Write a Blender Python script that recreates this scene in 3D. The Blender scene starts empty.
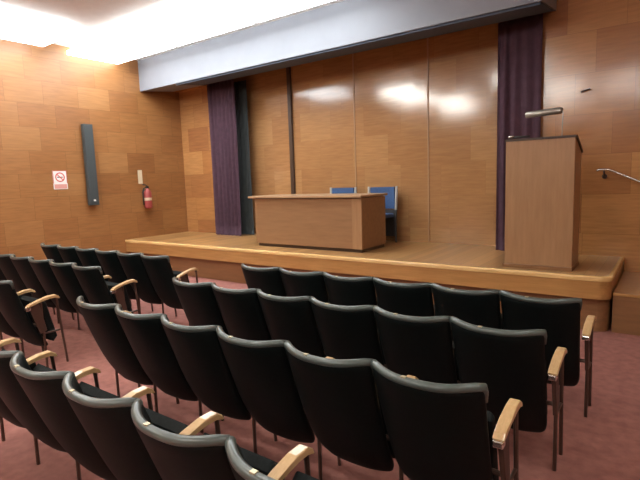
import bpy, bmesh, math, random
from mathutils import Vector, Matrix
random.seed(7)
scene = bpy.context.scene
col = scene.collection
PI = math.pi

# ------------------------------------------------------------------ helpers
def link(o, parent=None):
    col.objects.link(o)
    if parent is not None:
        o.parent = parent
    return o

def mesh_obj(name, bm, mat, parent=None, smooth=False, loc=None):
    me = bpy.data.meshes.new(name)
    bmesh.ops.recalc_face_normals(bm, faces=bm.faces)
    bm.to_mesh(me); bm.free()
    if mat is not None:
        me.materials.append(mat)
    if smooth:
        for p in me.polygons: p.use_smooth = True
    o = bpy.data.objects.new(name, me)
    if loc is not None: o.location = loc
    return link(o, parent)

def bake_mods(o):
    """replace modifiers by their result so copies share plain mesh data"""
    dg = bpy.context.evaluated_depsgraph_get()
    me = bpy.data.meshes.new_from_object(o.evaluated_get(dg))
    o.modifiers.clear()
    o.data = me
    return o

def box(bm, x0, x1, y0, y1, z0, z1, bev=0.0, seg=2):
    r = bmesh.ops.create_cube(bm, size=1.0)
    vs = r['verts']
    for v in vs:
        v.co = Vector((x0 + (v.co.x + .5) * (x1 - x0), y0 + (v.co.y + .5) * (y1 - y0), z0 + (v.co.z + .5) * (z1 - z0)))
    if bev > 0:
        es = list({e for v in vs for e in v.link_edges})
        bmesh.ops.bevel(bm, geom=es, offset=bev, segments=seg, profile=.5, affect='EDGES')
    return bm

def boxbm(*a, **k):
    return box(bmesh.new(), *a, **k)

def tube(bm, pts, r, seg=10, caps=True):
    pts = [Vector(p) for p in pts]
    rings = []
    up = None
    for i, p in enumerate(pts):
        if i == 0: d = pts[1] - p
        elif i == len(pts) - 1: d = p - pts[i - 1]
        else: d = (pts[i + 1] - p).normalized() + (p - pts[i - 1]).normalized()
        d.normalize()
        if up is None:
            up = Vector((0, 0, 1)) if abs(d.z) < .9 else Vector((1, 0, 0))
        a = d.cross(up).normalized(); b = a.cross(d).normalized()
        up = b
        rr = r[i] if isinstance(r, (list, tuple)) else r
        rings.append([bm.verts.new(p + a * (rr * math.cos(2 * PI * k / seg)) + b * (rr * math.sin(2 * PI * k / seg))) for k in range(seg)])
    for A, B in zip(rings, rings[1:]):
        for k in range(seg):
            bm.faces.new((A[k], A[(k + 1) % seg], B[(k + 1) % seg], B[k]))
    if caps:
        bm.faces.new(rings[0][::-1]); bm.faces.new(rings[-1])
    return bm

def lathe(bm, prof, seg=24, c=(0, 0, 0)):
    rings = []
    for (r, z) in prof:
        rings.append([bm.verts.new((c[0] + r * math.cos(2 * PI * k / seg), c[1] + r * math.sin(2 * PI * k / seg), c[2] + z)) for k in range(seg)])
    for A, B in zip(rings, rings[1:]):
        for k in range(seg):
            bm.faces.new((A[k], A[(k + 1) % seg], B[(k + 1) % seg], B[k]))
    bm.faces.new(rings[0][::-1]); bm.faces.new(rings[-1])
    return bm

def prism(bm, pts, z0, z1, bev=0.0, seg=3, top_only=False):
    """extrude an XY outline between z0 and z1"""
    lo = [bm.verts.new((p[0], p[1], z0)) for p in pts]
    hi = [bm.verts.new((p[0], p[1], z1)) for p in pts]
    bm.faces.new(lo[::-1]); f = bm.faces.new(hi)
    n = len(pts)
    for k in range(n):
        bm.faces.new((lo[k], lo[(k + 1) % n], hi[(k + 1) % n], hi[k]))
    if bev > 0:
        bmesh.ops.bevel(bm, geom=list(f.edges), offset=bev, segments=seg, profile=.5, affect='EDGES')
    return bm

def prism_x(bm, pts, x0, x1, bev=0.0, seg=2):
    """extrude a YZ outline between x0 and x1"""
    a = [bm.verts.new((x0, p[0], p[1])) for p in pts]
    b = [bm.verts.new((x1, p[0], p[1])) for p in pts]
    f0 = bm.faces.new(a[::-1]); f1 = bm.faces.new(b)
    n = len(pts); sides = []
    for k in range(n):
        sides.append(bm.faces.new((a[k], a[(k + 1) % n], b[(k + 1) % n], b[k])))
    if bev > 0:
        bmesh.ops.bevel(bm, geom=list({e for f in (f0, f1) for e in f.edges}), offset=bev, segments=seg, profile=.5, affect='EDGES')
    return bm

def thing(name, label, cat, loc=(0, 0, 0), rz=0, group=None):
    o = bpy.data.objects.new(name, None)
    o.empty_display_size = .1
    o.location = loc; o.rotation_euler = (0, 0, rz)
    link(o)
    return tag(o, label, cat, group)

def tag(o, label, cat, group=None, kind=None):
    o['label'] = label; o['category'] = cat
    if group: o['group'] = group
    if kind: o['kind'] = kind
    return o

def struct(o):
    o['kind'] = 'structure'
    return o

# ------------------------------------------------------------------ materials
def new_mat(name):
    m = bpy.data.materials.new(name); m.use_nodes = True
    nt = m.node_tree
    return m, nt, nt.nodes['Principled BSDF']

def N(nt, t, **kw):
    n = nt.nodes.new(t)
    for k, v in kw.items(): setattr(n, k, v)
    return n

def math_node(nt, op, a, b=None):
    n = N(nt, 'ShaderNodeMath', operation=op)
    for i, v in enumerate((a, b)):
        if v is None: continue
        if isinstance(v, (int, float)): n.inputs[i].default_value = v
        else: nt.links.new(v, n.inputs[i])
    return n.outputs[0]

def plain(name, rgb, rough=.5, metal=0.0, noise=0.0, nscale=30, bump=0.0, spec=.5, coat=0.0):
    m, nt, b = new_mat(name)
    b.inputs['Base Color'].default_value = (*rgb, 1)
    b.inputs['Roughness'].default_value = rough
    b.inputs['Metallic'].default_value = metal
    b.inputs['Specular IOR Level'].default_value = spec
    b.inputs['Coat Weight'].default_value = coat
    if noise or bump:
        tc = N(nt, 'ShaderNodeTexCoord')
        nz = N(nt, 'ShaderNodeTexNoise'); nz.inputs['Scale'].default_value = nscale; nz.inputs['Detail'].default_value = 4
        nt.links.new(tc.outputs['Object'], nz.inputs['Vector'])
        if noise:
            r = N(nt, 'ShaderNodeValToRGB')
            r.color_ramp.elements[0].position = .3; r.color_ramp.elements[1].position = .7
            r.color_ramp.elements[0].color = (*[c * (1 - noise) for c in rgb], 1)
            r.color_ramp.elements[1].color = (*[min(1, c * (1 + noise)) for c in rgb], 1)
            nt.links.new(nz.outputs['Fac'], r.inputs['Fac']); nt.links.new(r.outputs['Color'], b.inputs['Base Color'])
        if bump:
            bp = N(nt, 'ShaderNodeBump'); bp.inputs['Strength'].default_value = bump; bp.inputs['Distance'].default_value = .01
            nt.links.new(nz.outputs['Fac'], bp.inputs['Height']); nt.links.new(bp.outputs['Normal'], b.inputs['Normal'])
    return m

def emit(name, rgb, s):
    m, nt, b = new_mat(name)
    b.inputs['Base Color'].default_value = (.8, .8, .8, 1)
    b.inputs['Emission Color'].default_value = (*rgb, 1)
    b.inputs['Emission Strength'].default_value = s
    return m

def wood(name, dark, light, rough=.35, axis='Z', stretch=12, scale=3.0, spec=.5, coat=0.0):
    """fine wood grain running along one axis"""
    m, nt, b = new_mat(name)
    tc = N(nt, 'ShaderNodeTexCoord'); mp = N(nt, 'ShaderNodeMapping')
    s = [stretch] * 3; s['XYZ'.index(axis)] = 1.0
    mp.inputs['Scale'].default_value = s
    nz = N(nt, 'ShaderNodeTexNoise'); nz.inputs['Scale'].default_value = scale; nz.inputs['Detail'].default_value = 6; nz.inputs['Roughness'].default_value = .6
    r = N(nt, 'ShaderNodeValToRGB')
    r.color_ramp.elements[0].position = .3; r.color_ramp.elements[1].position = .7
    r.color_ramp.elements[0].color = (*dark, 1); r.color_ramp.elements[1].color = (*light, 1)
    nt.links.new(tc.outputs['Object'], mp.inputs['Vector']); nt.links.new(mp.outputs[0], nz.inputs['Vector'])
    nt.links.new(nz.outputs['Fac'], r.inputs['Fac']); nt.links.new(r.outputs['Color'], b.inputs['Base Color'])
    b.inputs['Roughness'].default_value = rough
    b.inputs['Specular IOR Level'].default_value = spec
    b.inputs['Coat Weight'].default_value = coat
    return m

def veneer(name, u_axis, pw, ph, tones, rough=.28, z_off=0.0, bump=.05, seam=.55, tilt=.03, ior=1.5):
    """wall of veneer blocks: staggered rectangles, each with its own tone and grain"""
    m, nt, b = new_mat(name)
    tc = N(nt, 'ShaderNodeTexCoord'); sp = N(nt, 'ShaderNodeSeparateXYZ')
    nt.links.new(tc.outputs['Object'], sp.inputs[0])
    u = sp.outputs[u_axis]; z = sp.outputs['Z']
    zr = math_node(nt, 'DIVIDE', math_node(nt, 'ADD', z, z_off + 50 * ph), ph)
    row = math_node(nt, 'FLOOR', zr)
    wn = N(nt, 'ShaderNodeTexWhiteNoise', noise_dimensions='1D'); nt.links.new(row, wn.inputs['W'])
    ur = math_node(nt, 'ADD', math_node(nt, 'DIVIDE', math_node(nt, 'ADD', u, 100.0), pw), wn.outputs['Value'])
    colm = math_node(nt, 'FLOOR', ur)
    cb = N(nt, 'ShaderNodeCombineXYZ'); nt.links.new(colm, cb.inputs[0]); nt.links.new(row, cb.inputs[1])
    wc = N(nt, 'ShaderNodeTexWhiteNoise', noise_dimensions='3D'); nt.links.new(cb.outputs[0], wc.inputs['Vector'])
    ramp = N(nt, 'ShaderNodeValToRGB')
    els = ramp.color_ramp.elements
    while len(els) < len(tones): els.new(.5)
    for i, t in enumerate(tones):
        els[i].position = i / (len(tones) - 1); els[i].color = (*t, 1)
    nt.links.new(wc.outputs['Value'], ramp.inputs['Fac'])
    # grain: horizontal streaks, shifted from block to block
    mp = N(nt, 'ShaderNodeMapping'); mp.inputs['Scale'].default_value = (1.6, 1.6, 16)
    va = N(nt, 'ShaderNodeVectorMath', operation='MULTIPLY_ADD')
    nt.links.new(wc.outputs['Color'], va.inputs[0]); va.inputs[1].default_value = (5, 5, 5); nt.links.new(tc.outputs['Object'], va.inputs[2])
    nt.links.new(va.outputs[0], mp.inputs['Vector'])
    nz = N(nt, 'ShaderNodeTexNoise'); nz.inputs['Scale'].default_value = 2.2; nz.inputs['Detail'].default_value = 6
    nt.links.new(mp.outputs[0], nz.inputs['Vector'])
    gr = N(nt, 'ShaderNodeMapRange'); gr.inputs['From Min'].default_value = .3; gr.inputs['From Max'].default_value = .7
    gr.inputs['To Min'].default_value = .86; gr.inputs['To Max'].default_value = 1.12
    nt.links.new(nz.outputs['Fac'], gr.inputs['Value'])
    # seams
    def edge(v, size, w):
        f = math_node(nt, 'FRACT', v)
        d = math_node(nt, 'MINIMUM', f, math_node(nt, 'SUBTRACT', 1.0, f))
        return math_node(nt, 'LESS_THAN', d, w / size)
    sm = math_node(nt, 'MAXIMUM', edge(zr, ph, .002), edge(ur, pw, .002))
    k = math_node(nt, 'SUBTRACT', 1.0, math_node(nt, 'MULTIPLY', sm, 1 - seam))
    fac = math_node(nt, 'MULTIPLY', gr.outputs[0], k)
    mx = N(nt, 'ShaderNodeVectorMath', operation='SCALE')
    nt.links.new(ramp.outputs['Color'], mx.inputs[0]); nt.links.new(fac, mx.inputs['Scale'])
    nt.links.new(mx.outputs[0], b.inputs['Base Color'])
    b.inputs['Roughness'].default_value = rough
    b.inputs['IOR'].default_value = ior
    # slightly wavy lacquer
    n2 = N(nt, 'ShaderNodeTexNoise'); n2.inputs['Scale'].default_value = 3.0
    nt.links.new(tc.outputs['Object'], n2.inputs['Vector'])
    bp = N(nt, 'ShaderNodeBump'); bp.inputs['Strength'].default_value = bump; bp.inputs['Distance'].default_value = .02
    nt.links.new(n2.outputs['Fac'], bp.inputs['Height'])
    ja = N(nt, 'ShaderNodeVectorMath', operation='SUBTRACT'); nt.links.new(wc.outputs['Color'], ja.inputs[0]); ja.inputs[1].default_value = (.5, .5, .5)
    jb = N(nt, 'ShaderNodeVectorMath', operation='MULTIPLY_ADD'); nt.links.new(ja.outputs[0], jb.inputs[0]); jb.inputs[1].default_value = (tilt, tilt, tilt); nt.links.new(bp.outputs['Normal'], jb.inputs[2])
    jn = N(nt, 'ShaderNodeVectorMath', operation='NORMALIZE'); nt.links.new(jb.outputs[0], jn.inputs[0])
    nt.links.new(jn.outputs[0], b.inputs['Normal'])
    return m

TONES = [(.32, .135, .050), (.42, .195, .070), (.48, .235, .085), (.39, .170, .058), (.54, .280, .110)]
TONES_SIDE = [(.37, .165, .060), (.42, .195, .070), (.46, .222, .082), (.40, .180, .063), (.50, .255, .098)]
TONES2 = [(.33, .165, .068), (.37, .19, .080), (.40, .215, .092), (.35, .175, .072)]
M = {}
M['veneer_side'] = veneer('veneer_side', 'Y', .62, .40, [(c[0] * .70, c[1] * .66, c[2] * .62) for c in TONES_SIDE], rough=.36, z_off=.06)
M['veneer_front'] = veneer('veneer_front', 'X', .64, .50, TONES, rough=.17, z_off=.12, tilt=.008, ior=1.75)
M['veneer_stage'] = veneer('veneer_stage', 'X', .70, .52, TONES2, rough=.13, z_off=.2, seam=.8, tilt=.010, ior=1.85)
M['ceiling'] = plain('ceiling_paint', (.80, .80, .78), .9, noise=.03, nscale=8)
M['carpet'] = plain('carpet', (.31, .135, .112), .95, noise=.16, nscale=14, bump=.5, spec=.1)
M['bulkhead'] = plain('bulkhead_paint', (.24, .255, .29), .6, noise=.03, nscale=4)
M['pelmet'] = plain('pelmet_cloth', (.075, .10, .14), .8, noise=.1, nscale=20)
M['purple'] = plain('purple_velvet', (.135, .068, .10), .85, noise=.15, nscale=9)  # curtain velvet, lightened so the colour carries veiling lens glare
M['greycloth'] = plain('grey_cloth', (.075, .085, .085), .9, noise=.1, nscale=9)
M['deck'] = None
M['fascia'] = wood('stage_fascia_wood', (.40, .20, .065), (.52, .28, .10), .30, 'X', 12, 2.5)
M['nosing'] = wood('stage_nosing_wood', (.72, .45, .17), (.80, .55, .25), .25, 'X', 10, 2.0)
M['base'] = wood('stage_base_wood', (.20, .095, .04), (.27, .13, .055), .4, 'X', 10, 2.0)
M['desk'] = wood('desk_veneer', (.26, .138, .066), (.33, .180, .088), .32, 'X', 9, 2.2)
M['desktop'] = wood('desk_top_veneer', (.36, .22, .12), (.45, .28, .16), .28, 'X', 9, 2.2)
M['darkwood'] = plain('dark_wood', (.055, .030, .018), .4)
M['lectern'] = wood('lectern_veneer', (.33, .180, .088), (.41, .235, .118), .33, 'Z', 9, 2.2)
M['oak'] = wood('armrest_wood', (.58, .37, .17), (.70, .48, .25), .28, 'Y', 14, 8, coat=.3)
M['vinyl'] = plain('black_green_vinyl', (.0030, .0062, .0064), .52, noise=.2, nscale=40, bump=.04, spec=.15)
M['edging'] = plain('grey_green_edging', (.085, .108, .10), .28, spec=.6)
M['cloth'] = plain('seat_cloth', (.010, .013, .013), .8, noise=.3, nscale=60, spec=.2)
M['legmetal'] = plain('brown_metal', (.11, .07, .055), .35, .6)
M['sidepanel'] = plain('brown_panel', (.07, .035, .025), .5)
M['brass'] = plain('pale_brass', (.55, .50, .33), .35, .6)
M['white'] = plain('white_plastic', (.75, .73, .70), .5)
M['red'] = plain('red_paint', (.32, .055, .05), .4)
M['signred'] = plain('sign_red', (.55, .09, .08), .5)
M['pinkish'] = plain('faded_red', (.62, .30, .26), .5)
M['black'] = plain('black_plastic', (.015, .015, .017), .5)
M['speaker'] = plain('speaker_grey', (.048, .058, .060), .55, noise=.08, nscale=90)
M['chrome'] = plain('polished_steel', (.72, .72, .70), .22, .95)
M['lampgrey'] = plain('lamp_grey_metal', (.42, .41, .36), .35, .6)
M['blue'] = plain('blue_upholstery', (.035, .085, .21), .7, noise=.1, nscale=40)
M['greyplastic'] = plain('grey_chair_frame', (.50, .49, .46), .4)
M['darkgrey'] = plain('dark_grey', (.045, .042, .040), .6)
M['cream'] = plain('cream_tag', (.62, .50, .34), .6)
M['light'] = emit('diffuser_glow', (.93, .98, 1.0), 8.0)
M['light_room'] = emit('room_diffuser_glow', (1.0, .98, .92), 23.0)
M['housing'] = plain('light_housing', (.75, .75, .75), .5)

def deck_mat():
    m, nt, b = new_mat('stage_deck_boards')
    tc = N(nt, 'ShaderNodeTexCoord'); sp = N(nt, 'ShaderNodeSeparateXYZ'); nt.links.new(tc.outputs['Object'], sp.inputs[0])
    ur = math_node(nt, 'DIVIDE', math_node(nt, 'ADD', sp.outputs['X'], 50.0), .11)
    ci = math_node(nt, 'FLOOR', ur)
    wn = N(nt, 'ShaderNodeTexWhiteNoise', noise_dimensions='1D'); nt.links.new(ci, wn.inputs['W'])
    r = N(nt, 'ShaderNodeValToRGB'); r.color_ramp.elements[0].color = (.30, .155, .055, 1); r.color_ramp.elements[1].color = (.47, .26, .10, 1)
    nt.links.new(wn.outputs['Value'], r.inputs['Fac'])
    f = math_node(nt, 'FRACT', ur)
    d = math_node(nt, 'MINIMUM', f, math_node(nt, 'SUBTRACT', 1.0, f))
    k = math_node(nt, 'SUBTRACT', 1.0, math_node(nt, 'MULTIPLY', math_node(nt, 'LESS_THAN', d, .02), .45))
    mx = N(nt, 'ShaderNodeVectorMath', operation='SCALE'); nt.links.new(r.outputs['Color'], mx.inputs[0]); nt.links.new(k, mx.inputs['Scale'])
    nt.links.new(mx.outputs[0], b.inputs['Base Color'])
    b.inputs['Roughness'].default_value = .30
    return m
M['deck'] = deck_mat()

# ------------------------------------------------------------------ dimensions (metres; camera stands over the origin)
XL, XR = -8.963, 3.6          # side walls
YB, YF = -6.2, 7.01           # rear wall and proscenium wall
YS = 7.40                     # wall at the back of the stage
ZC = 4.21                     # ceiling
ZS = .60                      # stage height
YN = 5.563                    # stage front edge
SX = -.455                    # right-hand end of the stage

# ------------------------------------------------------------------ room shell
struct(mesh_obj('floor', boxbm(XL - .1, XR + .1, YB - .1, YS + .15, -.1, 0), M['carpet']))
struct(mesh_obj('ceiling', boxbm(XL - .1, XR + .1, YB - .1, YS + .15, ZC, ZC + .1), M['ceiling']))
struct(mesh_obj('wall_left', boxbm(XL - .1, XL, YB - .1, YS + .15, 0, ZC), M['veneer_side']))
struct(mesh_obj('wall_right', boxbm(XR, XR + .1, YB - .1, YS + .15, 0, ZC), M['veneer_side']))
struct(mesh_obj('wall_rear', boxbm(XL, XR, YB - .1, YB, 0, ZC), M['veneer_front']))
OX0, OX1, OZ1 = -7.76, -1.48, 3.78     # stage opening
bm = bmesh.new()
box(bm, XL, OX0, YF + .15, YS, ZS, ZC)
box(bm, XL, OX0, YF, YF + .149, 3.70, ZC)
box(bm, OX1, SX, YF, YF + .1, ZS, ZC)
box(bm, SX, XR, YF, YF + .1, 0, ZC)
box(bm, OX0, OX1, YF, YF + .1, OZ1, ZC)
struct(mesh_obj('wall_front', bm, M['veneer_front']))
struct(mesh_obj('wall_stage', boxbm(XL, XR, YS, YS + .1, 0, ZC), M['veneer_stage']))
# bulkhead hung from the ceiling in front of the stage opening
struct(mesh_obj('trim_1', prism_x(bmesh.new(), [(6.176, ZC), (6.176, 3.60), (YF, 3.70), (YF, ZC)], XL, -1.30), M['bulkhead']))
# dark post and slim cover strips on the stage wall
struct(mesh_obj('trim_2', boxbm(-6.03, -5.95, YS - .05, YS, ZS, ZC - .01, bev=.005), M['darkwood']))
for i, x in enumerate((-4.57, -3.20, -1.85)):
    struct(mesh_obj('trim_%d' % (i + 3), boxbm(x - .012, x + .012, YS - .012, YS, ZS, ZC - .01, bev=.003), M['lectern']))

# ------------------------------------------------------------------ stage
stage = thing('stage', 'low wooden stage with a bright nosing across the front of the room', 'stage', (XL, YN, 0))
def stage_outline(x1, y0, rad, y1, n=8):
    pts = [(XL + .004, y0)]
    cx, cy = x1 - rad, y0 + rad
    for k in range(n + 1):
        a = -PI / 2 + k / n * PI / 2
        pts.append((cx + rad * math.cos(a), cy + rad * math.sin(a)))
    pts += [(x1, y1 - .004), (XL + .004, y1 - .004)]
    return pts
def stage_part(name, bm, mat):
    o = mesh_obj(name, bm, mat, stage)
    o.matrix_parent_inverse = Matrix.Translation((-XL, -YN, 0))
    return o
stage_part('base', prism(bmesh.new(), stage_outline(SX - .03, YN + .10, .12, YS), 0, .365), M['base'])
stage_part('fascia', prism(bmesh.new(), stage_outline(SX - .012, YN + .012, .13, YS), .362, .552), M['fascia'])
stage_part('deck', prism(bmesh.new(), stage_outline(SX - .035, YN + .035, .12, YS), .551, ZS), M['deck'])
# nosing: a rounded strip round the front and the right-hand end
bm = bmesh.new()
o_out = stage_outline(SX, YN, .14, YS)[:-1]
o_in = stage_outline(SX - .04, YN + .04, .115, YS)[:-1]
prof = [(0, .552), (0, .585), (.012, .598), (.03, ZS + .002), (1, ZS + .002), (1, .552)]
rings = []
for (po, pi) in zip(o_out, o_in):
    ring = []
    for (t, z) in prof:
        ring.append(bm.verts.new((po[0] + (pi[0] - po[0]) * (t if t == 1 else t * 10), po[1] + (pi[1] - po[1]) * (t if t == 1 else t * 10), z)))
    rings.append(ring)
for A, B in zip(rings, rings[1:]):
    n = len(A)
    for k in range(n):
        bm.faces.new((A[k], A[(k + 1) % n], B[(k + 1) % n], B[k]))
bm.faces.new(rings[0][::-1]); bm.faces.new(rings[-1])
stage_part('nosing', bm, M['nosing'])

# steps at the right-hand end of the stage
st = thing('stage_steps', 'brown wooden steps against the panelled wall at the right end of the stage', 'steps', (.1, 5.72, 0))
for (nm, x0, x1, z) in (('step', -.455, .35, .42), ('step', .35, .85, .24)):
    o = mesh_obj(nm, boxbm(x0 - .1, x1 - .1, 0, YF - 5.72, 0, z - .03), M['base'], st)
    mesh_obj('tread', boxbm(x0 - .1, x1 - .1 + .01, -.012, YF - 5.72, z - .03, z, bev=.006), M['fascia'], o)

# ------------------------------------------------------------------ curtains and pelmet
def curtain_bm(x0, x1, z0, z1, amp, folds, phase=0.0, seed=0):
    rnd = random.Random(seed)
    bm = bmesh.new()
    nx, nz = folds * 10, 14
    jit = [rnd.uniform(.6, 1.25) for _ in range(folds + 2)]
    grid = []
    for j in range(nz + 1):
        t = j / nz
        z = z1 + (z0 - z1) * t
        row = []
        for i in range(nx + 1):
            s = i / nx
            a = s * folds
            k = jit[int(a)] * (1 - (a % 1)) + jit[int(a) + 1] * (a % 1)
            y = amp * k * (.65 + .35 * t) * math.sin(2 * PI * a + phase + .5 * math.sin(3 * t + int(a)))
            row.append(bm.verts.new((x0 + (x1 - x0) * s, y, z)))
        grid.append(row)
    for j in range(nz):
        for i in range(nx):
            bm.faces.new((grid[j][i], grid[j][i + 1], grid[j + 1][i + 1], grid[j + 1][i]))
    # thickness
    geo = bmesh.ops.solidify(bm, geom=list(bm.faces), thickness=.006)
    return bm
def curtain(name, x0, x1, y, mat, amp, folds, label, seed):
    o = mesh_obj(name, curtain_bm(0, x1 - x0, ZS + .004, 3.685, amp, folds, seed=seed), mat, smooth=True)
    o.location = (x0, y, 0)
    return tag(o, label, 'curtain')
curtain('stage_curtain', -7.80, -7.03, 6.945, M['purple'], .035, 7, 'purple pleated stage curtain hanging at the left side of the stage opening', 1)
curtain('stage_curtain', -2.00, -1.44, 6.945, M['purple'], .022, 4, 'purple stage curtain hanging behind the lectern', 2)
curtain('backdrop_curtain', -7.30, -6.93, 7.20, M['greycloth'], .03, 4, 'narrow dark grey curtain just right of the purple pleated curtain', 3)
pel = mesh_obj('pelmet', prism_x(bmesh.new(), [(6.21, 3.572), (6.90, 3.668), (6.90, 3.684), (6.21, 3.6045)], -7.84, -1.32), M['pelmet'])
bm = bmesh.new()
tag(pel, 'long blue-grey pelmet along the top of the stage opening', 'pelmet')

# ------------------------------------------------------------------ desk on the stage
dk = thing('desk', 'long wooden desk with a closed front standing on the stage', 'desk', (-4.655, 5.97, ZS))
L, D, H = 2.09, .72, .84
mesh_obj('front_panel', boxbm(-L/2, L/2, 0, .03, .05, H - .045, bev=.004), M['desk'], dk)
mesh_obj('side_panel', boxbm(-L/2, -L/2 + .03, .031, D, .05, H - .045, bev=.004), M['desk'], dk)
mesh_obj('side_panel', boxbm(L/2 - .03, L/2, .031, D, .05, H - .045, bev=.004), M['desk'], dk)
mesh_obj('corner_post', boxbm(L/2 - .16, L/2 + .004, -.006, .025, .05, H - .046, bev=.003), M['lectern'], dk)
mesh_obj('shadow_gap', boxbm(-L/2 + .012, L/2 - .012, .012, D - .03, H - .065, H - .034), M['darkwood'], dk)  # recessed strip coloured dark as the shadow line under the desktop
mesh_obj('desktop', boxbm(-L/2 - .10, L/2 + .03, -.05, D + .03, H - .034, H, bev=.006), M['desktop'], dk)
mesh_obj('plinth', boxbm(-L/2 + .03, L/2 - .02, .03, D - .02, 0, .055), M['darkwood'], dk)
mesh_obj('drawer_pedestal', boxbm(L/2 - .48, L/2 - .04, .12, D - .03, .06, H - .07, bev=.004), M['desk'], dk)

# blue chairs behind the desk
def stage_chair(x, y, label, prev=None):
    r = thing('stage_chair', label, 'chair', (x, y, ZS), 0, 'blue chairs behind the desk')
    # faces the audience (-Y): backrest at the rear (+Y)
    bm = bmesh.new()
    mesh_obj('seat', boxbm(-.23, .23, -.24, .20, .42, .49, bev=.025, seg=3), M['blue'], r)
    bm = bmesh.new()
    n = 8
    fr = [[None] * 2 for _ in range(n + 1)]
    pts_f, pts_b = [], []
    for i in range(n + 1):
        s = -1 + 2 * i / n
        yy = .215 + .03 * (1 - s * s)
        pts_f.append((s * .225, yy)); pts_b.append((s * .225, yy + .04))
    prism(bm, pts_f + pts_b[::-1], .56, .92, bev=.012, seg=2)
    mesh_obj('backrest', bm, M['blue'], r)
    for s in (-1, 1):
        mesh_obj('back_post', tube(bmesh.new(), [(s * .255, .215, .54), (s * .262, .235, .93)], .022, 10), M['greyplastic'], r)
        mesh_obj('leg', tube(bmesh.new(), [(s * .255, .20, 0), (s * .255, .20, .45), (s * .255, .215, .545)], .016, 8), M['darkgrey'], r)
        mesh_obj('leg', tube(bmesh.new(), [(s * .22, -.22, 0), (s * .22, -.20, .43)], .014, 8), M['darkgrey'], r)
    mesh_obj('lower_back', boxbm(-.235, .235, .205, .235, .10, .54, bev=.006), M['darkgrey'], r)
    return r
stage_chair(-4.74, 7.0, 'blue-backed chair behind the middle of the desk, only its top showing')
stage_chair(-3.95, 7.0, 'blue-backed chair with pale posts behind the right end of the desk')

# ------------------------------------------------------------------ lectern
lx0, lx1, ly, lz = -1.562, -.855, 5.778, 1.445
lc = thing('lectern', 'tall wooden lectern with dark-edged sloping top at the right end of the stage', 'lectern', ((lx0 + lx1) / 2, ly, ZS))
w = (lx1 - lx0) / 2; dp = .44
side = [(.03, .04), (dp, .04), (dp, lz - .16), (.03, lz - .02)]
mesh_obj('front_panel', boxbm(-w, w, 0, .028, .04, lz - .012, bev=.003), M['lectern'], lc)
mesh_obj('side_panel', prism_x(bmesh.new(), side, -w, -w + .025), M['lectern'], lc)
mesh_obj('side_panel', prism_x(bmesh.new(), side, w - .025, w), M['lectern'], lc)
mesh_obj('shelf', boxbm(-w + .026, w - .026, .03, dp - .02, .80, .825), M['lectern'], lc)
top = [(-.012, lz - .012), (-.012, lz + .012), (.06, lz + .014), (dp + .03, lz - .135), (dp + .03, lz - .165), (.06, lz - .014)]
mesh_obj('top_board', prism_x(bmesh.new(), top, -w - .008, w + .012, bev=.003), M['darkwood'], lc)
mesh_obj('plinth', boxbm(-w - .015, w + .01, -.03, dp, 0, .04, bev=.004), M['base'], lc)

# reading lamp on the lectern, small microphone lying at its front corner
lp = thing('reading_lamp', 'grey tubular reading lamp raised over the lectern top', 'lamp', (-1.06, 5.95, ZS + lz - .02))
hz = 2.345 - (ZS + lz - .02)
mesh_obj('shade', tube(bmesh.new(), [(-.35, .06, hz - .012), (-.34, .06, hz - .012), (.02, .06, hz + .002), (.035, .06, hz + .002)], [.026, .036, .036, .026], 14), M['lampgrey'], lp, smooth=True)
mesh_obj('stem', tube(bmesh.new(), [(.045, .0, -.03), (.045, .0, .12), (.045, .03, hz - .03), (.03, .06, hz)], .0045, 8), M['lampgrey'], lp, smooth=True)
mesh_obj('base', lathe(bmesh.new(), [(.03, -.02), (.03, .0), (.012, .012)], 16, (.045, 0, -.01)), M['lampgrey'], lp)
mc = thing('microphone', 'small silver microphone lying on the front left corner of the lectern', 'microphone', (-1.46, 5.815, ZS + lz + .033))
mesh_obj('body', tube(bmesh.new(), [(-.04, 0, 0), (.14, .01, .0)], [.014, .011], 12), M['darkgrey'], mc, smooth=True)
bm = bmesh.new(); bmesh.ops.create_uvsphere(bm, u_segments=14, v_segments=10, radius=.027, matrix=Matrix.Translation((-.055, 0, .006)) @ Matrix.Diagonal((1.4, 1, .8, 1)))
mesh_obj('grille', bm, M['chrome'], mc, smooth=True)

# ------------------------------------------------------------------ handrail on the right
hr = thing('handrail', 'thin metal handrail sloping down the panelled wall beside the stage steps', 'handrail', (-.68, YF, 1.6))
mesh_obj('rail', tube(bmesh.new(), [(-.10, -.085, .075), (-.06, -.09, .085), (.03, -.09, .082), (.38, -.09, -.085), (.9, -.09, -.33)], .014, 10), M['chrome'], hr, smooth=True)
for (x, z) in ((-.02, -.0), (.62, -.3)):
    b_ = mesh_obj('bracket', tube(bmesh.new(), [(x, -.002, z), (x, -.06, z), (x, -.09, z + .078 if x < 0 else z + .10)], .010, 8), M['darkwood'], hr, smooth=True)
    mesh_obj('wall_plate', lathe(bmesh.new(), [(.03, -.006), (.03, .006)], 14, (0, 0, 0)), M['darkwood'], b_)
    p = b_.children[0]; p.rotation_euler = (PI / 2, 0, 0); p.location = (x, -.006, z)
wb = mesh_obj('wall_hook', tube(bmesh.new(), [(0, 0, 0), (.0, -.03, -.004), (.10, -.04, .02)], .010, 8), M['darkwood'], smooth=True)
wb.location = (-.985, YF, 2.66)
tag(wb, 'small dark hook high on the panelled wall above the lectern', 'hook')

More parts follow.
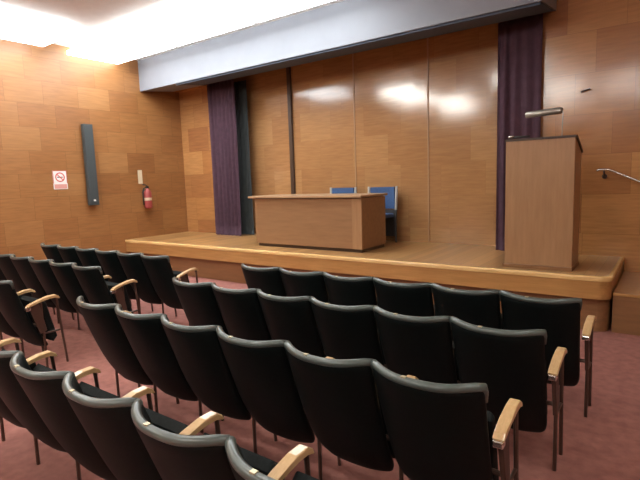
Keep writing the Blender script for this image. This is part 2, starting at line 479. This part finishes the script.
# ------------------------------------------------------------------ left wall: column speaker, sign, extinguisher
sp = thing('column_speaker', 'tall narrow dark grey column loudspeaker mounted on the left wall', 'speaker', (XL, 4.93, 1.345))
mesh_obj('cabinet', boxbm(.03, .125, -.09, .09, 0, 1.50, bev=.008), M['speaker'], sp)
mesh_obj('grille', boxbm(.125, .132, -.078, .078, .05, 1.47, bev=.003), M['speaker'], sp)
mesh_obj('badge', boxbm(.132, .135, -.02, .02, .075, .105), M['white'], sp)
for z in (.25, 1.2):
    mesh_obj('bracket', boxbm(0, .03, -.04, .04, z, z + .08), M['black'], sp)

sg = thing('no_smoking_sign', 'square white no-smoking sign on the left panelled wall', 'sign', (XL, 4.385, 1.83))
mesh_obj('plate', boxbm(0, .008, -.125, .125, -.165, .17), M['white'], sg)
def flat_ring(bm, r0, r1, x0, x1, cz, n=32):
    pr = [(r0, x0), (r1, x0), (r1, x1), (r0, x1)]
    rr = [[bm.verts.new((x, r * math.cos(2 * PI * k / n), cz + r * math.sin(2 * PI * k / n))) for (r, x) in pr] for k in range(n)]
    for k in range(n):
        A, B = rr[k], rr[(k + 1) % n]
        for j in range(4):
            bm.faces.new((A[j], A[(j + 1) % 4], B[(j + 1) % 4], B[j]))
    return bm
bm = flat_ring(bmesh.new(), .066, .085, .008, .0105, .05)
c = math.cos(PI / 4); q = [bm.verts.new((x, (a * .068 - b * .008) * c, .05 + (-a * .068 - b * .008) * c)) for x in (.008, .0105) for (a, b) in ((-1, -1), (1, -1), (1, 1), (-1, 1))]
for f in ((0, 1, 2, 3), (4, 5, 6, 7), (0, 1, 5, 4), (1, 2, 6, 5), (2, 3, 7, 6), (3, 0, 4, 7)): bm.faces.new([q[i] for i in f])
mesh_obj('prohibition_ring', bm, M['signred'], sg)
bm = boxbm(.008, .0098, -.05, .032, .042, .058); box(bm, .008, .0098, .038, .05, .042, .058)
mesh_obj('cigarette', bm, M['black'], sg)
bm = bmesh.new()
for (a, b_, c_, d) in ((-.125, -.115, -.06, .17), (.115, .125, -.06, .17), (-.125, .125, .16, .17), ):
    box(bm, .008, .0095, a, b_, c_, d)
mesh_obj('border', bm, M['signred'], sg)
mesh_obj('caption_strip', boxbm(.008, .0095, -.11, .11, -.155, -.075), M['pinkish'], sg)

fx = thing('fire_extinguisher', 'red fire extinguisher hanging on the left wall near the stage', 'extinguisher', (XL + .10, 6.10, 1.20))
mesh_obj('cylinder', lathe(bmesh.new(), [(.045, 0), (.075, .015), (.08, .04), (.08, .31), (.07, .36), (.035, .395), (.03, .42)], 24), M['red'], fx, smooth=True)
mesh_obj('valve', boxbm(-.02, .02, -.03, .03, .42, .465, bev=.006), M['black'], fx)
mesh_obj('handle', tube(bmesh.new(), [(0, .02, .46), (0, -.03, .49), (0, -.10, .50)], .010, 8), M['black'], fx, smooth=True)
mesh_obj('hose', tube(bmesh.new(), [(0, -.03, .44), (.01, -.09, .42), (.01, -.115, .34), (.0, -.11, .2), (0, -.105, .08)], .013, 8), M['black'], fx, smooth=True)
mesh_obj('label_band', lathe(bmesh.new(), [(.0805, .17), (.0812, .171), (.0812, .225), (.0805, .226)], 24), M['cream'], fx)
mesh_obj('bracket', boxbm(-.101, -.075, -.03, .03, .12, .40), M['black'], fx)
tg = mesh_obj('instruction_card', boxbm(0, .006, -.05, .05, -.14, .14), M['cream'])
tg.location = (XL, 6.02, 1.86); tag(tg, 'narrow cream instruction card on the wall above the red fire extinguisher', 'card')

# ------------------------------------------------------------------ auditorium chairs
P = .50
def chair_proto():
    r = thing('auditorium_chair', '', 'chair')
    # shell of the back: curved sheet, thickened and rounded
    bm = bmesh.new()
    ns, ntt = 12, 12
    g = []
    for j in range(ntt + 1):
        t = j / ntt
        row = []
        for i in range(ns + 1):
            s = -1 + 2 * i / ns
            hw = .2465 - .016 * t
            # rounded lower corners
            if t > .86:
                k = (t - .86) / .14
                hw *= 1 - .16 * k * k
            a = 1 - abs(s) ** 2.6
            z = .882 - .70 * t - (.018 * a * (1 - t) ** 2)
            y = .035 + .215 * t + .075 * t ** 5 - (.088 * (1 - t) + .05 * t) * a
            row.append(bm.verts.new((s * hw, y, z)))
        g.append(row)
    for j in range(ntt):
        for i in range(ns):
            bm.faces.new((g[j][i], g[j + 1][i], g[j + 1][i + 1], g[j][i + 1]))
    b = mesh_obj('backrest', bm, M['vinyl'], r, smooth=True)
    so = b.modifiers.new('s', 'SOLIDIFY'); so.thickness = .046; so.offset = 0
    su = b.modifiers.new('u', 'SUBSURF'); su.levels = 1; su.render_levels = 1
    bpy.context.view_layer.update(); bake_mods(b)
    for p in b.data.polygons: p.use_smooth = True
    # tipped-up seat in front of the back
    bm = bmesh.new()
    prof = [(.335, .235), (.37, .215), (.41, .26), (.335, .61), (.30, .64), (.265, .61)]
    prism_x(bm, prof, -.205, .205, bev=.02, seg=3)
    mesh_obj('seat', bm, M['cloth'], r)
    def arm(x):
        bm = bmesh.new()
        prof_t = [(.125, .618), (.15, .636), (.23, .658), (.32, .682), (.385, .684), (.415, .664), (.425, .642)]
        prof_b = [(.412, .640), (.398, .656), (.38, .663), (.325, .662), (.23, .638), (.15, .615), (.13, .606)]
        prism_x(bm, prof_t + prof_b, x - .025, x + .025, bev=.007, seg=2)
        mesh_obj('armrest', bm, M['oak'], r)
        mesh_obj('arm_bracket', boxbm(x - .022, x + .022, .118, .16, .580, .610, bev=.005), M['chrome'], r)
        mesh_obj('side_panel', prism_x(bmesh.new(), [(.15, .606), (.235, .632), (.285, .36), (.225, .34)], x - .011, x + .011, bev=.003), M['sidepanel'], r)
        mesh_obj('leg', tube(bmesh.new(), [(x, .255, .63), (x, .255, 0)], .011, 8), M['legmetal'], r)
        mesh_obj('leg', tube(bmesh.new(), [(x, .398, .655), (x, .42, .33), (x, .445, 0)], .011, 8), M['legmetal'], r)
        mesh_obj('crossbar', tube(bmesh.new(), [(x, .255, .335), (x, .42, .335)], .009, 8), M['legmetal'], r)
    arm(P / 2 + .022)
    # bearer joining seat and leg frame
    mesh_obj('seat_bearer', tube(bmesh.new(), [(-P / 2 + .04, .24, .40), (P / 2 + .012, .24, .40)], .013, 8), M['legmetal'], r)
    # grey edging along the top edge, following the curve of the shell
    pts = []
    for i in range(25):
        s = -1 + i / 12
        a = 1 - abs(s) ** 2.6
        pts.append((s * .241, .035 - .088 * a, .874 - .018 * a - .010 * abs(s) ** 8))
    pts = [(-.243, .052, .80)] + [(-.244, .044, .84)] + pts + [(.244, .044, .84)] + [(.243, .052, .80)]
    bm = tube(bmesh.new(), pts, [.010, .014] + [.0185] * 25 + [.014, .010], 10)
    mesh_obj('edging', bm, M['edging'], r, smooth=True)
    mesh_obj('number_tag', boxbm(-.066, -.044, -.062, -.044, .870, .8765, bev=.0015), M['brass'], r)
    return r, arm

proto, arm_fn = chair_proto()
bpy.context.view_layer.update()
proto_children = list(proto.children)
ORD = ['', 'second', 'third', 'fourth', 'fifth', 'sixth']
def seat_label(block, row, k, n):
    if row == 'front':
        rw = 'front row of the %s block' % block
    elif row == 'nearest':
        rw = 'nearest row of the %s block' % block
    else:
        rw = '%s row of the %s block' % (row, block)
    if k == 0:
        p = 'at the right end of the'
    elif k == n - 1:
        p = 'at the left end of the'
    else:
        p = '%s from the right in the' % ORD[k]
    return 'black auditorium chair %s %s' % (p, rw)

def place(x, y, label, group, left_arm=False):
    global used
    if not used:
        r = proto; used = True
        r.location = (x, y, 0)
        r['label'] = label; r['group'] = group
        chs = list(r.children)
    else:
        r = proto.copy(); col.objects.link(r)
        r.location = (x, y, 0); r['label'] = label; r['group'] = group
        chs = []
        for c in proto_children:
            d = c.copy(); col.objects.link(d); d.parent = r; chs.append(d)
    if left_arm:
        for c in proto_children:
            if c.name.split('.')[0] in ('armrest', 'arm_bracket', 'side_panel', 'leg', 'crossbar'):
                d = c.copy(); col.objects.link(d); d.parent = r; d.location = (-P, 0, 0)
    return r
used = False
right_rows = [('front', 3.379, -.440), ('second', 2.604, -.496), ('third', 1.798, -.548), ('nearest', .990, -.611)]
for (row, y, x0) in right_rows:
    for k in range(6):
        place(x0 - P / 2 - k * P, y - .035, seat_label('right-hand', row, k, 6), 'chairs of the right-hand block', k == 5)
left_rows = [('front', 3.379, -4.616, 6), ('second', 2.604, -4.690, 6), ('third', 1.80, -4.740, 3)]
for (row, y, x0, n) in left_rows:
    for k in range(n):
        place(x0 - P / 2 - k * P, y - .035, seat_label('left-hand', row, k, 6), 'chairs of the left-hand block', k == 5)

# ------------------------------------------------------------------ ceiling lights
def ceiling_light(x, y, sx, sy, label, mat, drop=.10, up=False):
    r = thing('ceiling_light', label, 'ceiling light', (x, y, ZC), 0, 'fluorescent ceiling lights')
    mesh_obj('housing', boxbm(-sx / 2 + .1, sx / 2 - .1, -sy / 2 + .1, sy / 2 - .1, -.08, 0, bev=.004), M['housing'], r)
    mesh_obj('diffuser', boxbm(-sx / 2, sx / 2, -sy / 2, sy / 2, -.16, -.08, bev=.02, seg=3), mat, r)
    return r
for i, x in enumerate((-8.02, -6.15, -4.28)):
    ceiling_light(x, 5.2, 1.8, 1.0, ('bright fluorescent light in the ceiling corner by the left wall', 'bright fluorescent light on the ceiling in front of the bulkhead',
                  'fluorescent light before the bulkhead, at the top edge of the photo')[i], M['light'])
ceiling_light(-8.2, 3.3, 1.0, 1.8, 'bright fluorescent light on the ceiling along the left wall', M['light'])
for (x, y) in ((-6.5, 1.7), (-6.9, .1), (-6.1, -1.2), (-6.3, -2.8), (-2.95, -2.2), (-3.1, -3.6), (-1.1, -2.9), (1.6, -3.0), (-3.3, 1.4), (.8, 1.4)):
    ceiling_light(x, y, 1.3, .28, 'fluorescent ceiling light at the rear of the room, reflected in the panelling', M['light_room'])

# ------------------------------------------------------------------ world, camera, view
wd = bpy.data.worlds.new('World'); scene.world = wd; wd.use_nodes = True
wd.node_tree.nodes['Background'].inputs[0].default_value = (.6, .6, .6, 1)
wd.node_tree.nodes['Background'].inputs[1].default_value = .05

cam_d = bpy.data.cameras.new('Camera')
cam_d.sensor_fit = 'HORIZONTAL'; cam_d.sensor_width = 36.0
cam_d.lens = 484.564 / 640 * 36.0
cam_d.clip_start = .02; cam_d.clip_end = 100
cam = bpy.data.objects.new('Camera', cam_d); col.objects.link(cam)
yaw, pit, roll = .631, .124, -.034
fwd = Vector((-math.sin(yaw) * math.cos(pit), math.cos(yaw) * math.cos(pit), -math.sin(pit)))
rt = Vector((math.cos(yaw), math.sin(yaw), 0))
up = rt.cross(fwd)
r2 = rt * math.cos(roll) + up * math.sin(roll)
u2 = -rt * math.sin(roll) + up * math.cos(roll)
m = Matrix((r2, u2, -fwd)).transposed().to_4x4()
m.translation = (0, 0, 1.68)
cam.matrix_world = m
scene.camera = cam

vs = scene.view_settings
vs.view_transform = 'Standard'; vs.look = 'None'; vs.gamma = 1.0; vs.use_curve_mapping = False
vs.exposure = 0.4
